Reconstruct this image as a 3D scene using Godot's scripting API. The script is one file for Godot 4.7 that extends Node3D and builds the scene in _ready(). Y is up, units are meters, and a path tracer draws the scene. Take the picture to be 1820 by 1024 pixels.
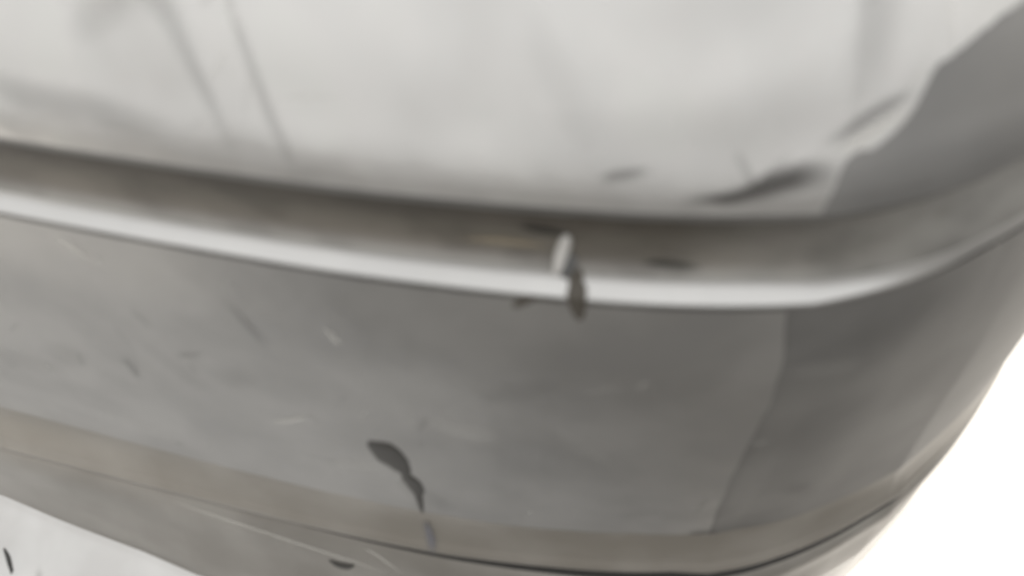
extends Node3D
# A close view of the rear bumper corner of a silver car, seen from above at a slant.

const SC := 0.5            # metres per unit of the bumper's own drawing
const RIDGE_Y := 0.52      # height of the bumper's ridge above the ground

var path_x := PackedFloat64Array()
var path_z := PackedFloat64Array()
var path_t := PackedFloat64Array()
const S0 := -2.6
const S1 := 1.9
const DS := 0.002
var rng := RandomNumberGenerator.new()

# ---------------------------------------------------------------- plan path of the bumper
func heading(s: float) -> float:
	var k := [-2.6, -1.0, 0.0, 0.2, 0.4, 0.5, 0.521, 0.527, 0.56, 0.62, 0.7, 0.78, 0.86, 0.92, 0.98, 1.06, 1.16, 1.35, 1.9]
	var v := [19.0, 21.0, 19.7, 17.9, 11.8, 4.0, 2.2, -6.8, -11.6, -23.7, -31.0, -33.0, -37.0, -41.0, -46.5, -56.0, -67.0, -80.0, -82.0]
	return deg_to_rad(table(k, v, s))

func table(k: Array, v: Array, s: float) -> float:
	if s <= k[0]:
		return v[0]
	for i in range(1, k.size()):
		if s <= k[i]:
			var t: float = (s - k[i - 1]) / (k[i] - k[i - 1])
			return lerpf(v[i - 1], v[i], t)
	return v[k.size() - 1]

func make_path() -> void:
	var n := int(round((S1 - S0) / DS)) + 1
	path_x.resize(n); path_z.resize(n); path_t.resize(n)
	var i0 := int(round(-S0 / DS))
	for i in n:
		path_t[i] = heading(S0 + i * DS)
	path_x[i0] = -0.3382; path_z[i0] = -0.4000
	for i in range(i0, n - 1):
		path_x[i + 1] = path_x[i] + cos(path_t[i]) * DS
		path_z[i + 1] = path_z[i] + sin(path_t[i]) * DS
	for i in range(i0, 0, -1):
		path_x[i - 1] = path_x[i] - cos(path_t[i]) * DS
		path_z[i - 1] = path_z[i] - sin(path_t[i]) * DS

# a point of the bumper: s along it, y above the ridge, d out of it (drawing units)
func pt(s: float, y: float, d: float) -> Vector3:
	var f := clampf((s - S0) / DS, 0.0, path_x.size() - 1.001)
	var i := int(f)
	var t := f - i
	var x := lerpf(path_x[i], path_x[i + 1], t)
	var z := lerpf(path_z[i], path_z[i + 1], t)
	var a := lerpf(path_t[i], path_t[i + 1], t)
	return Vector3(x - sin(a) * d, 0.0, z + cos(a) * d) * SC + Vector3(0, RIDGE_Y + y * SC, 0)

# ---------------------------------------------------------------- meshes
func grid_mesh(p: Array, nu: int, nv: int, closed := false, tint := PackedColorArray()) -> ArrayMesh:
	# p[v * nu + u]; smooth normals from neighbours
	var st := PackedVector3Array(); st.resize(nu * nv)
	var nn := PackedVector3Array(); nn.resize(nu * nv)
	var uv := PackedVector2Array(); uv.resize(nu * nv)
	for v in nv:
		for u in nu:
			var a: Vector3 = p[v * nu + mini(u + 1, nu - 1)] - p[v * nu + maxi(u - 1, 0)]
			var b: Vector3 = p[mini(v + 1, nv - 1) * nu + u] - p[maxi(v - 1, 0) * nu + u]
			if closed and (u == 0 or u == nu - 1):
				a = p[v * nu + 1] - p[v * nu + nu - 2]
			var c := b.cross(a)
			st[v * nu + u] = p[v * nu + u]
			nn[v * nu + u] = c.normalized() if c.length() > 1e-14 else Vector3.UP
			uv[v * nu + u] = Vector2(u / float(nu - 1), v / float(nv - 1))
	var ix := PackedInt32Array()
	for v in nv - 1:
		for u in nu - 1:
			var o := v * nu + u
			ix.append_array([o, o + 1, o + nu, o + 1, o + nu + 1, o + nu])
	var arr := []
	arr.resize(Mesh.ARRAY_MAX)
	arr[Mesh.ARRAY_VERTEX] = st; arr[Mesh.ARRAY_NORMAL] = nn; arr[Mesh.ARRAY_TEX_UV] = uv; arr[Mesh.ARRAY_INDEX] = ix
	if tint.size() == st.size():
		arr[Mesh.ARRAY_COLOR] = tint
	var m := ArrayMesh.new()
	m.add_surface_from_arrays(Mesh.PRIMITIVE_TRIANGLES, arr)
	return m

func put(called: String, mesh: Mesh, mat: Material, parent: Node, label := "") -> MeshInstance3D:
	var o := MeshInstance3D.new()
	o.name = called; o.mesh = mesh; o.material_override = mat
	if label != "":
		o.set_meta("label", label)
	parent.add_child(o, true)
	return o

# the values of s where the loft is cut: dense inside the frame
func stations() -> Array:
	var out := []
	var s := S0
	while s < S1:
		out.append(s)
		s += 0.0035 if s > -0.35 and s < 1.15 else (0.01 if s > 1.0 else 0.03)
	out.append(S1)
	return out

# profile() gives the control points Vector2(y, d) from top to bottom
func profile(part: String, s: float) -> Array:
	match part:
		"upper_panel": return prof_upper(s)
		"recess": return prof_recess(s)
		"ridge": return prof_ridge(s)
		"lower_panel": return prof_lower(s)
		"flange": return prof_flange(s)
		"seam_gap": return prof_gap(s)
		"valance": return prof_valance(s)
	return prof_lip(s)

# the smooth outline of one part at s, as points (y, d)
func section(part: String, s: float, per: int) -> Array:
	var c: Array = profile(part, s)
	var line := []
	for k in (c.size() - 1) * per + 1:
		var seg := mini(k / per, c.size() - 2)
		var t := (k - seg * per) / float(per)
		var p0: Vector2 = c[maxi(seg - 1, 0)]
		var p1: Vector2 = c[seg]
		var p2: Vector2 = c[seg + 1]
		var p3: Vector2 = c[mini(seg + 2, c.size() - 1)]
		var l0 := maxf((p1 - p0).length(), 1e-6)
		var l1 := maxf((p2 - p1).length(), 1e-6)
		var l2 := maxf((p3 - p2).length(), 1e-6)
		var m1 := (p2 - p1) / l1 if seg == 0 else ((p1 - p0) / l0 * l1 + (p2 - p1) / l1 * l0) / (l0 + l1)
		var m2 := (p2 - p1) / l1 if seg + 2 >= c.size() else ((p2 - p1) / l1 * l2 + (p3 - p2) / l2 * l1) / (l1 + l2)
		line.append(hermite(p1, p2, m1 * l1, m2 * l1, t))
	return line

# how far the skin stands out at (s, y), and the point and normal there
func skin_d(s: float, y: float) -> float:
	for part in ["upper_panel", "recess", "ridge", "lower_panel", "flange", "valance", "lip"]:
		var line := section(part, s, 6)
		for k in line.size() - 1:
			var a: Vector2 = line[k]
			var b: Vector2 = line[k + 1]
			if y <= a.x and y >= b.x:
				return lerpf(a.y, b.y, (a.x - y) / maxf(a.x - b.x, 1e-7))
	return skin_d(s, -0.4174) if y > -0.44 else 0.0

func skin(s: float, y: float) -> Array:
	var p := pt(s, y, skin_d(s, y))
	var a := pt(s + 0.004, y, skin_d(s + 0.004, y)) - pt(s - 0.004, y, skin_d(s - 0.004, y))
	var b := pt(s, y + 0.003, skin_d(s, y + 0.003)) - pt(s, y - 0.003, skin_d(s, y - 0.003))
	return [p, a.cross(b).normalized()]

# a run of matter lying on the skin: line of (s, y), half widths and height in metres; soft > 0 thins it out to its edges
func run_on_skin(line: Array, half: Array, high: float, color := Color.WHITE, soft := 0.0) -> ArrayMesh:
	var along := []
	var wide := []
	var per := 5
	var n := line.size()
	for k in (n - 1) * per + 1:
		var i := mini(k / per, n - 2)
		var t := (k - i * per) / float(per)
		var a: Vector2 = line[i]
		var b: Vector2 = line[i + 1]
		along.append(a.cubic_interpolate(b, line[maxi(i - 1, 0)], line[mini(i + 2, n - 1)], t))
		wide.append(lerpf(half[i], half[i + 1], smoothstep(0.0, 1.0, t)))
	var pts := []
	var cols := PackedColorArray()
	var nu := 11
	for k in along.size():
		var q: Vector2 = along[k]
		var q0: Vector2 = along[maxi(k - 1, 0)]
		var q1: Vector2 = along[mini(k + 1, along.size() - 1)]
		var dir := (q1 - q0).normalized()
		var side := Vector2(-dir.y, dir.x)
		var end := sin(PI * clampf((k + 0.02) / (along.size() - 0.96), 0.0, 1.0))
		for u in nu:
			var c := u / float(nu - 1) * 2.0 - 1.0
			var w: float = wide[k]
			var r := q + side * (c * w / SC)
			var sk := skin(r.x, r.y)
			var p: Vector3 = sk[0]
			var up: Vector3 = sk[1]
			var h := 0.0009 if soft > 0.0 else high * sqrt(maxf(0.0, 1.0 - c * c)) * minf(1.0, end * 4.0) + 0.0003
			pts.append(p + up * h)
			cols.append(Color(color.r, color.g, color.b, 1.0 if soft == 0.0 else color.a * pow(1.0 - c * c, soft) * minf(1.0, pow(end, soft) * 1.4)))
	return grid_mesh(pts, nu, along.size(), false, cols)

func film() -> StandardMaterial3D:
	var m := StandardMaterial3D.new()
	m.vertex_color_use_as_albedo = true
	m.transparency = BaseMaterial3D.TRANSPARENCY_ALPHA
	m.roughness = 0.6
	return m

func loft(part: String, per: int) -> ArrayMesh:
	var ss := stations()
	var first: Array = profile(part, 0.0)
	var nv := (first.size() - 1) * per + 1
	var cols := []
	for s in ss:
		cols.append(section(part, s, per))
	var p := []
	for v in nv:
		for i in ss.size():
			var q: Vector2 = cols[i][v]
			p.append(pt(ss[i], q.x, q.y))
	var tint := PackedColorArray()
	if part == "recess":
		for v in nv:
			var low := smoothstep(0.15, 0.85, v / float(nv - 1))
			var shaded_dirt := Color(0.085, 0.076, 0.062).lerp(Color(0.20, 0.184, 0.160), low)  # brown dirt with the groove's shade painted in, darkest at the top
			shaded_dirt = shaded_dirt.lerp(Color(0.36, 0.35, 0.33), smoothstep(0.72, 1.0, v / float(nv - 1)))
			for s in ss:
				tint.append(shaded_dirt.lerp(Color(0.29, 0.282, 0.265), table([0.44, 0.60], [0.0, 1.0], s)))
	return grid_mesh(p, ss.size(), nv, false, tint)

func hermite(a: Vector2, b: Vector2, ma: Vector2, mb: Vector2, t: float) -> Vector2:
	var t2 := t * t
	var t3 := t2 * t
	return a * (2 * t3 - 3 * t2 + 1) + ma * (t3 - 2 * t2 + t) + b * (-2 * t3 + 3 * t2) + mb * (t3 - t2)

# ---------------------------------------------------------------- profile of the bumper (y, d)
func d_panel_foot(s: float) -> float:
	return table([-0.1, 0.15, 0.33, 0.45, 0.55, 0.64, 0.73, 0.85, 1.0], [-0.0105, -0.0115, -0.0155, -0.0225, -0.0225, -0.011, 0.003, 0.003, 0.0], s)

func d_seam(s: float) -> float:
	return table([-0.27, 0.17, 0.27, 0.38, 0.49, 0.6, 0.75, 0.82, 1.0], [0.012, 0.002, -0.0015, -0.0075, -0.0130, -0.006, 0.012, 0.010, 0.002], s)

func gap(s: float) -> float:
	return table([-0.3, 0.10, 0.26, 0.4, 0.9], [0.0004, 0.0008, 0.009, 0.017, 0.016], s)

func prof_upper(_s: float) -> Array:
	return [Vector2(0.50, -0.315), Vector2(0.42, -0.235), Vector2(0.30, -0.138), Vector2(0.20, -0.074), Vector2(0.13, -0.036), Vector2(0.10, -0.0225), Vector2(0.082, -0.0145), Vector2(0.066, -0.0095), Vector2(0.0595, -0.0085), Vector2(0.0555, -0.0105)]

# 0 where the ridge stands proud, 1 where it has run out into the corner
func run_out(s: float) -> float:
	return smoothstep(0.0, 1.0, table([0.48, 0.645], [0.0, 1.0], s))

func prof_recess(s: float) -> Array:
	var q := run_out(s)
	return [Vector2(0.0555, -0.0105), Vector2(0.050, lerpf(-0.0120, -0.0098, q)), Vector2(0.036, lerpf(-0.0142, -0.0075, q)), Vector2(0.022, lerpf(-0.0135, -0.0055, q)), Vector2(0.0105, lerpf(-0.0102, -0.0042, q))]

func prof_ridge(s: float) -> Array:
	var q := run_out(s)
	var g := table([0.58, 0.68], [0.0, 1.0], s)
	return [Vector2(0.0105, lerpf(-0.0102, -0.0042, q)), Vector2(0.0078, lerpf(-0.0092, -0.0038, q)), Vector2(0.0045, lerpf(-0.0068, -0.0035, q)), Vector2(0.0016, lerpf(-0.0034, -0.0033, q)), Vector2(-0.0004, lerpf(-0.0012, -0.0033, q)), Vector2(-0.0020, lerpf(-0.0014, -0.0036, q)), Vector2(-0.0040, lerpf(-0.0038, -0.0085, g))]

func prof_lower(s: float) -> Array:
	var f := d_panel_foot(s)
	var g := table([0.58, 0.68], [0.0, 1.0], s)
	return [Vector2(-0.004, lerpf(-0.0038, -0.0085, g)), Vector2(-0.06, lerpf(-0.001, -0.004, g)), Vector2(-0.15, lerpf(0.0, f, 0.30)), Vector2(-0.26, lerpf(0.0, f, 0.65)), Vector2(-0.34, f * 0.97), Vector2(-0.35, f)]

func prof_flange(s: float) -> Array:
	var f := d_panel_foot(s)
	var e := d_seam(s)
	return [Vector2(-0.35, f), Vector2(-0.362, lerpf(f, e, 0.06)), Vector2(-0.395, lerpf(f, e, 0.60)), Vector2(-0.413, e), Vector2(-0.4175, e - 0.002)]

func prof_gap(s: float) -> Array:
	var e := d_seam(s)
	var g := gap(s)
	return [Vector2(-0.4175, e - 0.002), Vector2(-0.4185, e - 0.004 - g), Vector2(-0.4185 - g, e - 0.004 - g), Vector2(-0.4195 - g, e - 0.002)]

func d_valance(s: float) -> float:
	return table([-0.6, -0.36, -0.22, -0.13, -0.05, 0.2, 0.45, 0.7], [0.004, 0.008, 0.0195, 0.026, 0.035, 0.035, 0.02, 0.0], s)

func d_lip(s: float) -> float:
	return table([-0.6, -0.1, 0.2, 0.4, 0.75], [0.14, 0.14, 0.06, 0.02, 0.0], s)

func prof_valance(s: float) -> Array:
	var e := d_seam(s)
	var g := gap(s)
	var v := d_valance(s)
	return [Vector2(-0.4195 - g, e - 0.002), Vector2(-0.425 - g, e + 0.0005), Vector2(-0.49, e + 0.45 * v), Vector2(-0.552, e + 0.95 * v), Vector2(-0.560, e + v)]

func prof_lip(s: float) -> Array:
	var v := d_seam(s) + d_valance(s)
	var l := d_lip(s)
	return [Vector2(-0.560, v), Vector2(-0.567, v + 0.06 * l), Vector2(-0.575, v + 0.22 * l), Vector2(-0.585, v + 0.6 * l), Vector2(-0.60, v + 0.95 * l), Vector2(-0.62, v + l), Vector2(-0.66, v + 0.96 * l), Vector2(-0.74, v + 0.7 * l - 0.05)]

# ---------------------------------------------------------------- materials
func noise_tex(freq: float, octaves: int, ramp: Gradient, sd: int, px := 512) -> NoiseTexture2D:
	var n := FastNoiseLite.new()
	n.seed = sd; n.frequency = freq; n.fractal_octaves = octaves
	var t := NoiseTexture2D.new()
	t.noise = n; t.width = px; t.height = px; t.seamless = true; t.color_ramp = ramp
	return t

func ramp(a: Color, b: Color, c: Color) -> Gradient:
	var g := Gradient.new()
	g.offsets = PackedFloat32Array([0.25, 0.5, 0.75])
	g.colors = PackedColorArray([a, b, c])
	return g

func grey(v: float, warm := 0.0) -> Color:
	return Color(v * (1.0 + warm), v, v * (1.0 - 1.4 * warm)).linear_to_srgb()

func paint() -> StandardMaterial3D:
	var m := StandardMaterial3D.new()
	m.albedo_texture = noise_tex(0.006, 4, ramp(grey(0.45, 0.020), grey(0.50, 0.016), grey(0.54, 0.020)), 11)
	m.uv1_triplanar = true; m.uv1_world_triplanar = true; m.uv1_scale = Vector3.ONE * 4.0
	m.metallic = 0.75; m.roughness = 0.35
	m.clearcoat_enabled = true; m.clearcoat = 0.7; m.clearcoat_roughness = 0.06
	return m

func shaded_grime() -> StandardMaterial3D:
	var m := StandardMaterial3D.new()
	m.albedo_texture = noise_tex(0.012, 4, ramp(grey(0.70), grey(0.9), grey(1.0)), 21)
	m.vertex_color_use_as_albedo = true
	m.uv1_triplanar = true; m.uv1_world_triplanar = true; m.uv1_scale = Vector3(5, 9, 5)
	m.metallic = 0.25; m.roughness = 0.45
	return m

# paint mottled between two tones, under a soft clear coat
func mottled_paint(a: Color, b: Color, metal: float, sd: int) -> StandardMaterial3D:
	var m := StandardMaterial3D.new()
	m.albedo_texture = noise_tex(0.008, 5, ramp(a, a.lerp(b, 0.5), b), sd)
	m.uv1_triplanar = true; m.uv1_world_triplanar = true; m.uv1_scale = Vector3(3, 3.6, 3)
	m.metallic = metal; m.roughness = 0.42
	m.clearcoat_enabled = true; m.clearcoat = 0.35; m.clearcoat_roughness = 0.28
	return m

func plain(v: float, warm: float, rough: float) -> StandardMaterial3D:
	var m := StandardMaterial3D.new()
	m.albedo_color = grey(v, warm); m.roughness = rough
	return m

# ---------------------------------------------------------------- the scene
func _ready() -> void:
	rng.seed = 7
	# camera
	var cam := Camera3D.new()
	cam.name = "camera"
	add_child(cam)
	var lens := CameraAttributesPhysical.new()
	lens.frustum_focal_length = 32.109
	lens.frustum_focus_distance = 1.2
	lens.frustum_near = 0.01
	lens.frustum_far = 900.0
	lens.exposure_aperture = 7.8
	cam.attributes = lens
	cam.transform = Transform3D(Basis(Vector3(0.99728114, -0.04903686, 0.05500644), Vector3(0.07369072, 0.66363222, -0.74442055), Vector3(0.0, 0.74645004, 0.66544146)), Vector3(0, RIDGE_Y + 0.335 * SC, 0))
	cam.current = true
	# sky and sun: bright day, the sun behind the car
	var env := Environment.new()
	env.background_mode = Environment.BG_SKY
	var sm := ProceduralSkyMaterial.new()
	sm.sky_top_color = Color(0.985, 0.985, 0.98)
	sm.sky_horizon_color = Color(0.87, 0.866, 0.855)
	sm.sky_curve = 0.16
	sm.ground_bottom_color = Color(0.4, 0.4, 0.38)
	sm.ground_horizon_color = Color(0.8, 0.8, 0.78)
	sm.sun_angle_max = 0.0
	var sky := Sky.new()
	sky.sky_material = sm
	env.sky = sky
	env.tonemap_mode = Environment.TONE_MAPPER_LINEAR
	env.tonemap_exposure = 1.5
	env.sdfgi_enabled = true; env.ssao_enabled = true; env.ssil_enabled = true
	var we := WorldEnvironment.new()
	we.name = "world"; we.environment = env
	add_child(we)
	var sun := DirectionalLight3D.new()
	sun.name = "sun"
	sun.light_energy = 1.1
	sun.light_color = Color(1.0, 0.96, 0.9)
	sun.light_angular_distance = 0.5
	sun.shadow_enabled = true
	add_child(sun)
	sun.look_at_from_position(Vector3.ZERO, Vector3(-0.50, -1.0, 0.56))

	make_path()
	# ground
	var gm := StandardMaterial3D.new()
	gm.albedo_texture = noise_tex(0.02, 5, ramp(grey(0.50, 0.02), grey(0.55, 0.02), grey(0.60, 0.015)), 3)
	gm.uv1_triplanar = true; gm.uv1_world_triplanar = true; gm.uv1_scale = Vector3.ONE * 0.7
	gm.roughness = 0.9
	var road_m := StandardMaterial3D.new()
	road_m.albedo_texture = noise_tex(0.05, 5, ramp(grey(0.03, 0.06), grey(0.045, 0.06), grey(0.065, 0.06)), 5)
	road_m.uv1_triplanar = true; road_m.uv1_world_triplanar = true; road_m.uv1_scale = Vector3.ONE * 0.9
	road_m.roughness = 0.9
	var plane := PlaneMesh.new()
	plane.size = Vector2(700, 700)
	var road := put("road", plane, road_m, self, "dark asphalt under the silver bumper")
	road.set_meta("kind", "structure")
	var slab := BoxMesh.new()
	slab.size = Vector3(5.2, 0.1, 9.0)
	var ground := put("pavement", slab, gm, self, "pale concrete pavement glaring in the sun past the bumper's corner")
	var turn := deg_to_rad(19.0)
	ground.rotation.y = turn
	ground.position = Vector3(0.3, -0.03, -0.12) - Vector3(sin(turn), 0, cos(turn)) * 4.5 - Vector3(cos(turn), 0, -sin(turn)) * 1.6
	ground.set_meta("kind", "structure")

	# the car
	var car := Node3D.new()
	car.name = "car"
	car.set_meta("label", "silver car seen at its scuffed bumper corner")
	car.set_meta("category", "car")
	add_child(car)
	var pm := paint()
	var bare := mottled_paint(grey(0.17, 0.02), grey(0.22, 0.02), 0.62, 35)
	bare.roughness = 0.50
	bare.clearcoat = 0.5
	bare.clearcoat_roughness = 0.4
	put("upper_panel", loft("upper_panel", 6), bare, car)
	put("recess", loft("recess", 5), shaded_grime(), car)
	put("ridge", loft("ridge", 6), mottled_paint(grey(0.46, 0.012), grey(0.54, 0.012), 0.7, 36), car)
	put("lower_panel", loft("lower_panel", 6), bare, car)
	put("pale_layer", layer_mesh(true), pm, car, "paler layer on the upper panel, ragged along the corner")
	put("pale_layer", layer_mesh(false), mottled_paint(grey(0.35, 0.015), grey(0.43, 0.015), 0.78, 31), car, "greyer layer on the lower panel, ending in a straight edge")
	put("flange", loft("flange", 5), mottled_paint(grey(0.22, 0.09), grey(0.29, 0.07), 0.4, 32), car)
	put("seam_gap", loft("seam_gap", 3), plain(0.05, 0.05, 0.8), car)
	put("valance", loft("valance", 5), mottled_paint(grey(0.21, 0.07), grey(0.31, 0.055), 0.4, 33), car)
	put("lip", loft("lip", 5), pm, car)
	make_marks(car)
	make_body(car, pm)

# a paler layer over the panels left of the corner, with a ragged edge
func layer_edge_y(s: float) -> float:
	return table([0.515, 0.521, 0.538, 0.552, 0.56, 0.572, 0.586, 0.600, 0.620, 0.634, 0.66, 0.8, 0.95, 1.02], [0.0625, 0.0850, 0.0935, 0.1010, 0.1075, 0.1240, 0.1310, 0.1325, 0.1375, 0.1390, 0.150, 0.24, 0.41, 0.497], s)

func layer_edge_s(y: float) -> float:
	return table([-0.35, -0.30, -0.2654, -0.203, -0.15, -0.1045, -0.0569, -0.0306, 0.0], [0.519, 0.5165, 0.5155, 0.516, 0.5185, 0.5205, 0.5185, 0.5145, 0.510], y)

func layer_mesh(upper: bool) -> ArrayMesh:
	var jag := FastNoiseLite.new()
	jag.seed = 9; jag.frequency = 22.0; jag.fractal_octaves = 4
	var wrinkle := FastNoiseLite.new()
	wrinkle.seed = 14; wrinkle.frequency = 9.0; wrinkle.fractal_octaves = 3
	var ss := []
	var s := S0
	while s < (1.02 if upper else 0.47):
		ss.append(s)
		s += 0.004 if s > -0.2 else 0.03
	if not upper:
		for k in 24:
			ss.append(0.472 + 0.002 * k)
	var nv := 36
	var p := []
	for v in nv:
		var f := v / float(nv - 1)
		for i in ss.size():
			var y := 0.0
			var a: float = ss[i]
			if upper:
				var e: float = layer_edge_y(a) + (jag.get_noise_1d(a) * 0.0050 if a > 0.519 else 0.0)
				y = lerpf(0.498, e, 1.0 - pow(1.0 - f, 1.8))
			else:
				y = lerpf(-0.0070, -0.3485, f)
				if a > 0.4715:
					a = lerpf(0.4715, layer_edge_s(y) + jag.get_noise_1d(y + 3.0) * 0.0012, (a - 0.4715) / 0.0465)
			var part := "upper_panel" if upper else "lower_panel"
			var line := section(part, a, 6)
			var d := 0.0
			for k in line.size() - 1:
				var m: Vector2 = line[k]
				var n: Vector2 = line[k + 1]
				if y <= m.x and y >= n.x:
					d = lerpf(m.y, n.y, (m.x - y) / maxf(m.x - n.x, 1e-7))
					break
			var lift := 0.0007 + wrinkle.get_noise_2d(a * 2.0, y * 3.0) * 0.00035
			p.append(pt(a, y, d + lift))
	return grid_mesh(p, ss.size(), nv)

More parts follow.
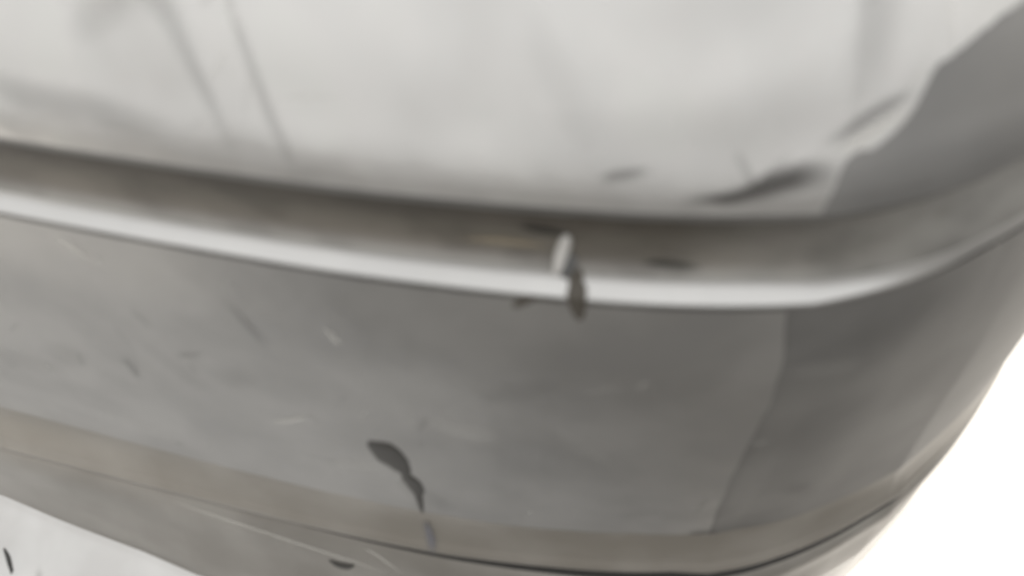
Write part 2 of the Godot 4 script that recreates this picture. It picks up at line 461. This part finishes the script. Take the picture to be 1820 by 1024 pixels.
# chips, drips, smears and painted shade on the bumper
func make_marks(car: Node3D) -> void:
	var tar := plain(0.025, 0.10, 0.35)
	var mud := plain(0.06, 0.14, 0.7)
	var chalk := plain(0.50, 0.03, 0.4)
	var bare := plain(0.10, 0.0, 0.5)
	put("tar_drip", run_on_skin([Vector2(0.2310, -0.2120), Vector2(0.2335, -0.2270), Vector2(0.2365, -0.2430), Vector2(0.2415, -0.2580), Vector2(0.244, -0.2680), Vector2(0.2475, -0.2815), Vector2(0.2495, -0.2945), Vector2(0.2485, -0.3140), Vector2(0.247, -0.3380), Vector2(0.246, -0.3530)], [0.0056, 0.0082, 0.0082, 0.0052, 0.0026, 0.0048, 0.0042, 0.0020, 0.0014, 0.0005], 0.0006), tar, car, "dark tar drip running down the lower panel")
	put("paint_chip", run_on_skin([Vector2(0.133, -0.4655), Vector2(0.142, -0.4705), Vector2(0.151, -0.4705), Vector2(0.162, -0.4640)], [0.0007, 0.0028, 0.0029, 0.0006], 0.0003), tar, car)
	put("paint_chip", run_on_skin([Vector2(-0.32, -0.5795), Vector2(-0.305, -0.5808), Vector2(-0.290, -0.5825)], [0.0001, 0.00025, 0.0002], 0.0003), tar, car)
	# the broken place on the ridge
	put("crack", run_on_skin([Vector2(0.3895, 0.0150), Vector2(0.390, 0.0098), Vector2(0.3905, 0.0060), Vector2(0.3915, 0.0020), Vector2(0.3922, -0.0080), Vector2(0.393, -0.0150), Vector2(0.394, -0.0210)], [0.0014, 0.0024, 0.0021, 0.0029, 0.0028, 0.0020, 0.0006], 0.0006), mud, car)
	put("crack", run_on_skin([Vector2(0.354, -0.0150), Vector2(0.360, -0.0090), Vector2(0.366, -0.0050), Vector2(0.373, -0.0030), Vector2(0.383, -0.0030)], [0.0008, 0.0018, 0.0016, 0.0011, 0.0004], 0.0004), mud, car)
	put("loose_flake", run_on_skin([Vector2(0.3845, 0.0385), Vector2(0.3835, 0.0310), Vector2(0.3815, 0.0220), Vector2(0.379, 0.0090)], [0.0007, 0.0018, 0.0020, 0.0010], 0.0024), chalk, car, "pale flake of paint lifted off the ridge")
	put("paint_chip", run_on_skin([Vector2(0.3875, 0.0230), Vector2(0.3850, 0.0150), Vector2(0.3820, 0.0085)], [0.0012, 0.0026, 0.0014], 0.0012), bare, car)
	# films: dried runs, scuffs, smears, pale lines and painted shade
	var fm := film()
	var dk := Color(0.05, 0.045, 0.04)
	var lt := Color(0.75, 0.73, 0.68)
	var runs := [
		["dirt_run", [Vector2(0.135, 0.172), Vector2(0.148, 0.157), Vector2(0.166, 0.140), Vector2(0.180, 0.1127), Vector2(0.192, 0.0894), Vector2(0.201, 0.066)], [0.0075, 0.0070, 0.0048, 0.0034, 0.0026, 0.0018], dk, 0.13],
		["dirt_run", [Vector2(0.200, 0.149), Vector2(0.206, 0.1384), Vector2(0.214, 0.1184), Vector2(0.222, 0.0976), Vector2(0.232, 0.0762), Vector2(0.235, 0.066)], [0.0020, 0.0022, 0.0024, 0.0026, 0.0026, 0.0016], dk, 0.15],
		["dirt_run", [Vector2(0.247, -0.362), Vector2(0.250, -0.378), Vector2(0.252, -0.395), Vector2(0.253, -0.412)], [0.0020, 0.0030, 0.0034, 0.0026], Color(0.16, 0.16, 0.18), 0.7],
		["smear_and_shade", [Vector2(0.150, -0.047), Vector2(0.162, -0.0698), Vector2(0.169, -0.1010)], [0.0024, 0.0032, 0.0024], dk, 0.16],
		["smear_and_shade", [Vector2(0.012, -0.160), Vector2(0.016, -0.1739), Vector2(0.013, -0.1960)], [0.0022, 0.0032, 0.0024], dk, 0.2],
		["smear_and_shade", [Vector2(0.072, -0.1392), Vector2(0.090, -0.132), Vector2(0.106, -0.124)], [0.0016, 0.0024, 0.0014], dk, 0.14],
		["smear_and_shade", [Vector2(0.062, -0.0800), Vector2(0.067, -0.092), Vector2(0.071, -0.104)], [0.0016, 0.0024, 0.0014], dk, 0.14],
		["scuff_and_line", [Vector2(0.034, -0.0150), Vector2(0.044, -0.0230), Vector2(0.054, -0.0360)], [0.0016, 0.0024, 0.0020], lt, 0.30],
		["scuff_and_line", [Vector2(0.223, -0.0580), Vector2(0.228, -0.0670), Vector2(0.231, -0.0760)], [0.0014, 0.0022, 0.0014], lt, 0.30],
		["scuff_and_line", [Vector2(0.132, -0.2180), Vector2(0.155, -0.2050), Vector2(0.178, -0.1900)], [0.0014, 0.0022, 0.0012], lt, 0.28],
		["smear_and_shade", [Vector2(0.400, 0.0795), Vector2(0.412, 0.0820), Vector2(0.428, 0.0850)], [0.0010, 0.0020, 0.0010], dk, 0.32],
		["smear_and_shade", [Vector2(0.442, 0.0700), Vector2(0.455, 0.0712), Vector2(0.470, 0.0726), Vector2(0.488, 0.0790), Vector2(0.505, 0.0830), Vector2(0.524, 0.0830)], [0.0008, 0.0014, 0.0024, 0.0040, 0.0044, 0.0030], dk, 0.72],  # dark ragged patch low on the upper panel
		["smear_and_shade", [Vector2(0.508, 0.0960), Vector2(0.526, 0.1034), Vector2(0.545, 0.1105), Vector2(0.564, 0.1160)], [0.0010, 0.0022, 0.0022, 0.0010], dk, 0.34],  # thin dark streak with a paler one below it
		["scuff_and_line", [Vector2(0.514, 0.0915), Vector2(0.534, 0.0985), Vector2(0.562, 0.1095)], [0.0010, 0.0022, 0.0018], lt, 0.28],  # pale streak below the dark one
		["crease_shade", [Vector2(0.585, -0.0045), Vector2(0.608, -0.0040), Vector2(0.626, -0.0036), Vector2(0.644, -0.0036), Vector2(0.676, -0.0036), Vector2(0.72, -0.0036), Vector2(0.78, -0.0036)], [0.0006, 0.0012, 0.0017, 0.0019, 0.0019, 0.0019, 0.0019], Color(0.02, 0.02, 0.02), 0.8],  # dark strip painted along the crease as its shade
		["dirt_shade_patch", [Vector2(0.34, 0.088), Vector2(0.40, 0.094), Vector2(0.46, 0.100), Vector2(0.53, 0.125)], [0.008, 0.011, 0.012, 0.010], dk, 0.10],  # this and the next two paint soft shade toward the panel's right
		["dirt_shade_patch", [Vector2(0.524, 0.110), Vector2(0.532, 0.135), Vector2(0.538, 0.170), Vector2(0.540, 0.22)], [0.008, 0.010, 0.011, 0.010], dk, 0.13],
		["dirt_shade_patch", [Vector2(0.40, 0.150), Vector2(0.47, 0.165), Vector2(0.54, 0.190)], [0.012, 0.016, 0.014], dk, 0.06],
		["dirt_shade_patch", [Vector2(0.02, 0.098), Vector2(0.06, 0.090), Vector2(0.11, 0.088), Vector2(0.17, 0.080)], [0.003, 0.006, 0.006, 0.004], dk, 0.16],
		["smear_and_shade", [Vector2(0.496, -0.3440), Vector2(0.510, -0.3420), Vector2(0.530, -0.3400)], [0.0010, 0.0022, 0.0012], dk, 0.6],  # small shadow painted at the lifted lower edge
		["smear_and_shade", [Vector2(-0.262, -0.5800), Vector2(-0.245, -0.5830), Vector2(-0.228, -0.5860)], [0.0006, 0.0010, 0.0006], dk, 0.18],
		["scuff_and_line", [Vector2(0.322, 0.0285), Vector2(0.350, 0.0300), Vector2(0.376, 0.0290)], [0.0010, 0.0018, 0.0010], Color(0.32, 0.27, 0.19), 0.6],
		["smear_and_shade", [Vector2(0.356, 0.0440), Vector2(0.370, 0.0415), Vector2(0.390, 0.0390)], [0.0008, 0.0020, 0.0012], Color(0.01, 0.009, 0.008), 0.8],
		["smear_and_shade", [Vector2(0.426, 0.0217), Vector2(0.442, 0.0212), Vector2(0.462, 0.0190)], [0.0010, 0.0018, 0.0010], Color(0.03, 0.028, 0.025), 0.7],
		["scuff_and_line", [Vector2(-0.06, -0.4280), Vector2(0.048, -0.4385), Vector2(0.144, -0.4524), Vector2(0.206, -0.4647)], [0.0010, 0.0012, 0.0012, 0.0008], lt, 0.35],  # pale line drawn in place of an embossed line
		["scuff_and_line", [Vector2(0.174, -0.4300), Vector2(0.194, -0.4400), Vector2(0.218, -0.4600)], [0.0008, 0.0012, 0.0010], lt, 0.30],  # second pale line of the embossing, set diagonally
	]
	for r in runs:
		var c: Color = r[3]
		c.a = r[4]
		put(r[0], run_on_skin(r[1], r[2], 0.0, c, 1.5), fm, car)
	# broad uneven dirt, too thin to have an edge
	for k in 34:
		var s := rng.randf_range(-0.2, 0.62)
		var y := rng.randf_range(-0.31, -0.05) if k % 2 else rng.randf_range(0.10, 0.20)
		var v := Vector2(rng.randf_range(0.015, 0.05), rng.randf_range(-0.03, 0.03))
		var c3 := dk if k % 3 else lt
		c3.a = rng.randf_range(0.03, 0.085)
		var w := rng.randf_range(0.005, 0.012)
		put("dirt_shade_patch", run_on_skin([Vector2(s, y) - v, Vector2(s, y), Vector2(s, y) + v], [w * 0.7, w, w * 0.6], 0.0, c3, 1.2), fm, car)
	# faint specks and hairline scuffs all over the panels
	for k in 64:
		var s := rng.randf_range(-0.15, 0.62)
		var y := rng.randf_range(-0.32, -0.03) if k % 3 else rng.randf_range(0.08, 0.19)
		var a := rng.randf_range(-0.6, 0.6) + (PI / 2 if rng.randf() < 0.5 else 0.35)
		var l := rng.randf_range(0.004, 0.02)
		var v := Vector2(cos(a), sin(a)) * l
		var w := rng.randf_range(0.0006, 0.0018)
		var c2 := dk if rng.randf() < 0.55 else lt
		c2.a = rng.randf_range(0.06, 0.16)
		put("scuff_and_line", run_on_skin([Vector2(s, y) - v, Vector2(s, y), Vector2(s, y) + v], [w * 0.6, w, w * 0.5], 0.0, c2, 1.5), fm, car)

# the rest of the car above and behind the bumper, as rounded plan outlines stacked upwards
func make_body(car: Node3D, pm: Material) -> void:
	var a := deg_to_rad(20.0)
	var right := Vector3(cos(a), 0, sin(a))
	var back := Vector3(sin(a), 0, -cos(a))
	var corner := pt(0.55, 0.0, 0.0)
	corner.y = 0
	# outline centre: half a width left of the corner, half a length behind it
	var mid := corner - right * 0.70 + back * 2.05
	var hull := [[0.30, 0.82, 1.98], [0.60, 0.84, 2.0], [0.80, 0.84, 1.98], [0.96, 0.80, 1.94], [1.0, 0.76, 1.88], [1.005, 0.6, 1.7]]
	var cabin := [[0.98, 0.74, 1.5], [1.2, 0.66, 1.15], [1.38, 0.58, 0.85], [1.42, 0.5, 0.7], [1.425, 0.2, 0.3]]
	for part in [["body_shell", hull, pm], ["cabin", cabin, plain(0.03, 0.0, 0.1)]]:
		var p := []
		var nu := 49
		var rows: Array = part[1]
		for k in range(rows.size() - 1, -1, -1):
			var r: Array = rows[k]
			for u in nu:
				var t := -TAU * u / (nu - 1)
				var cx := signf(cos(t)) * pow(absf(cos(t)), 0.35)
				var cz := signf(sin(t)) * pow(absf(sin(t)), 0.35)
				p.append(mid + right * (cx * r[1]) + back * (cz * r[2]) + Vector3(0, r[0], 0))
		put(part[0], grid_mesh(p, nu, rows.size(), true), part[2], car)
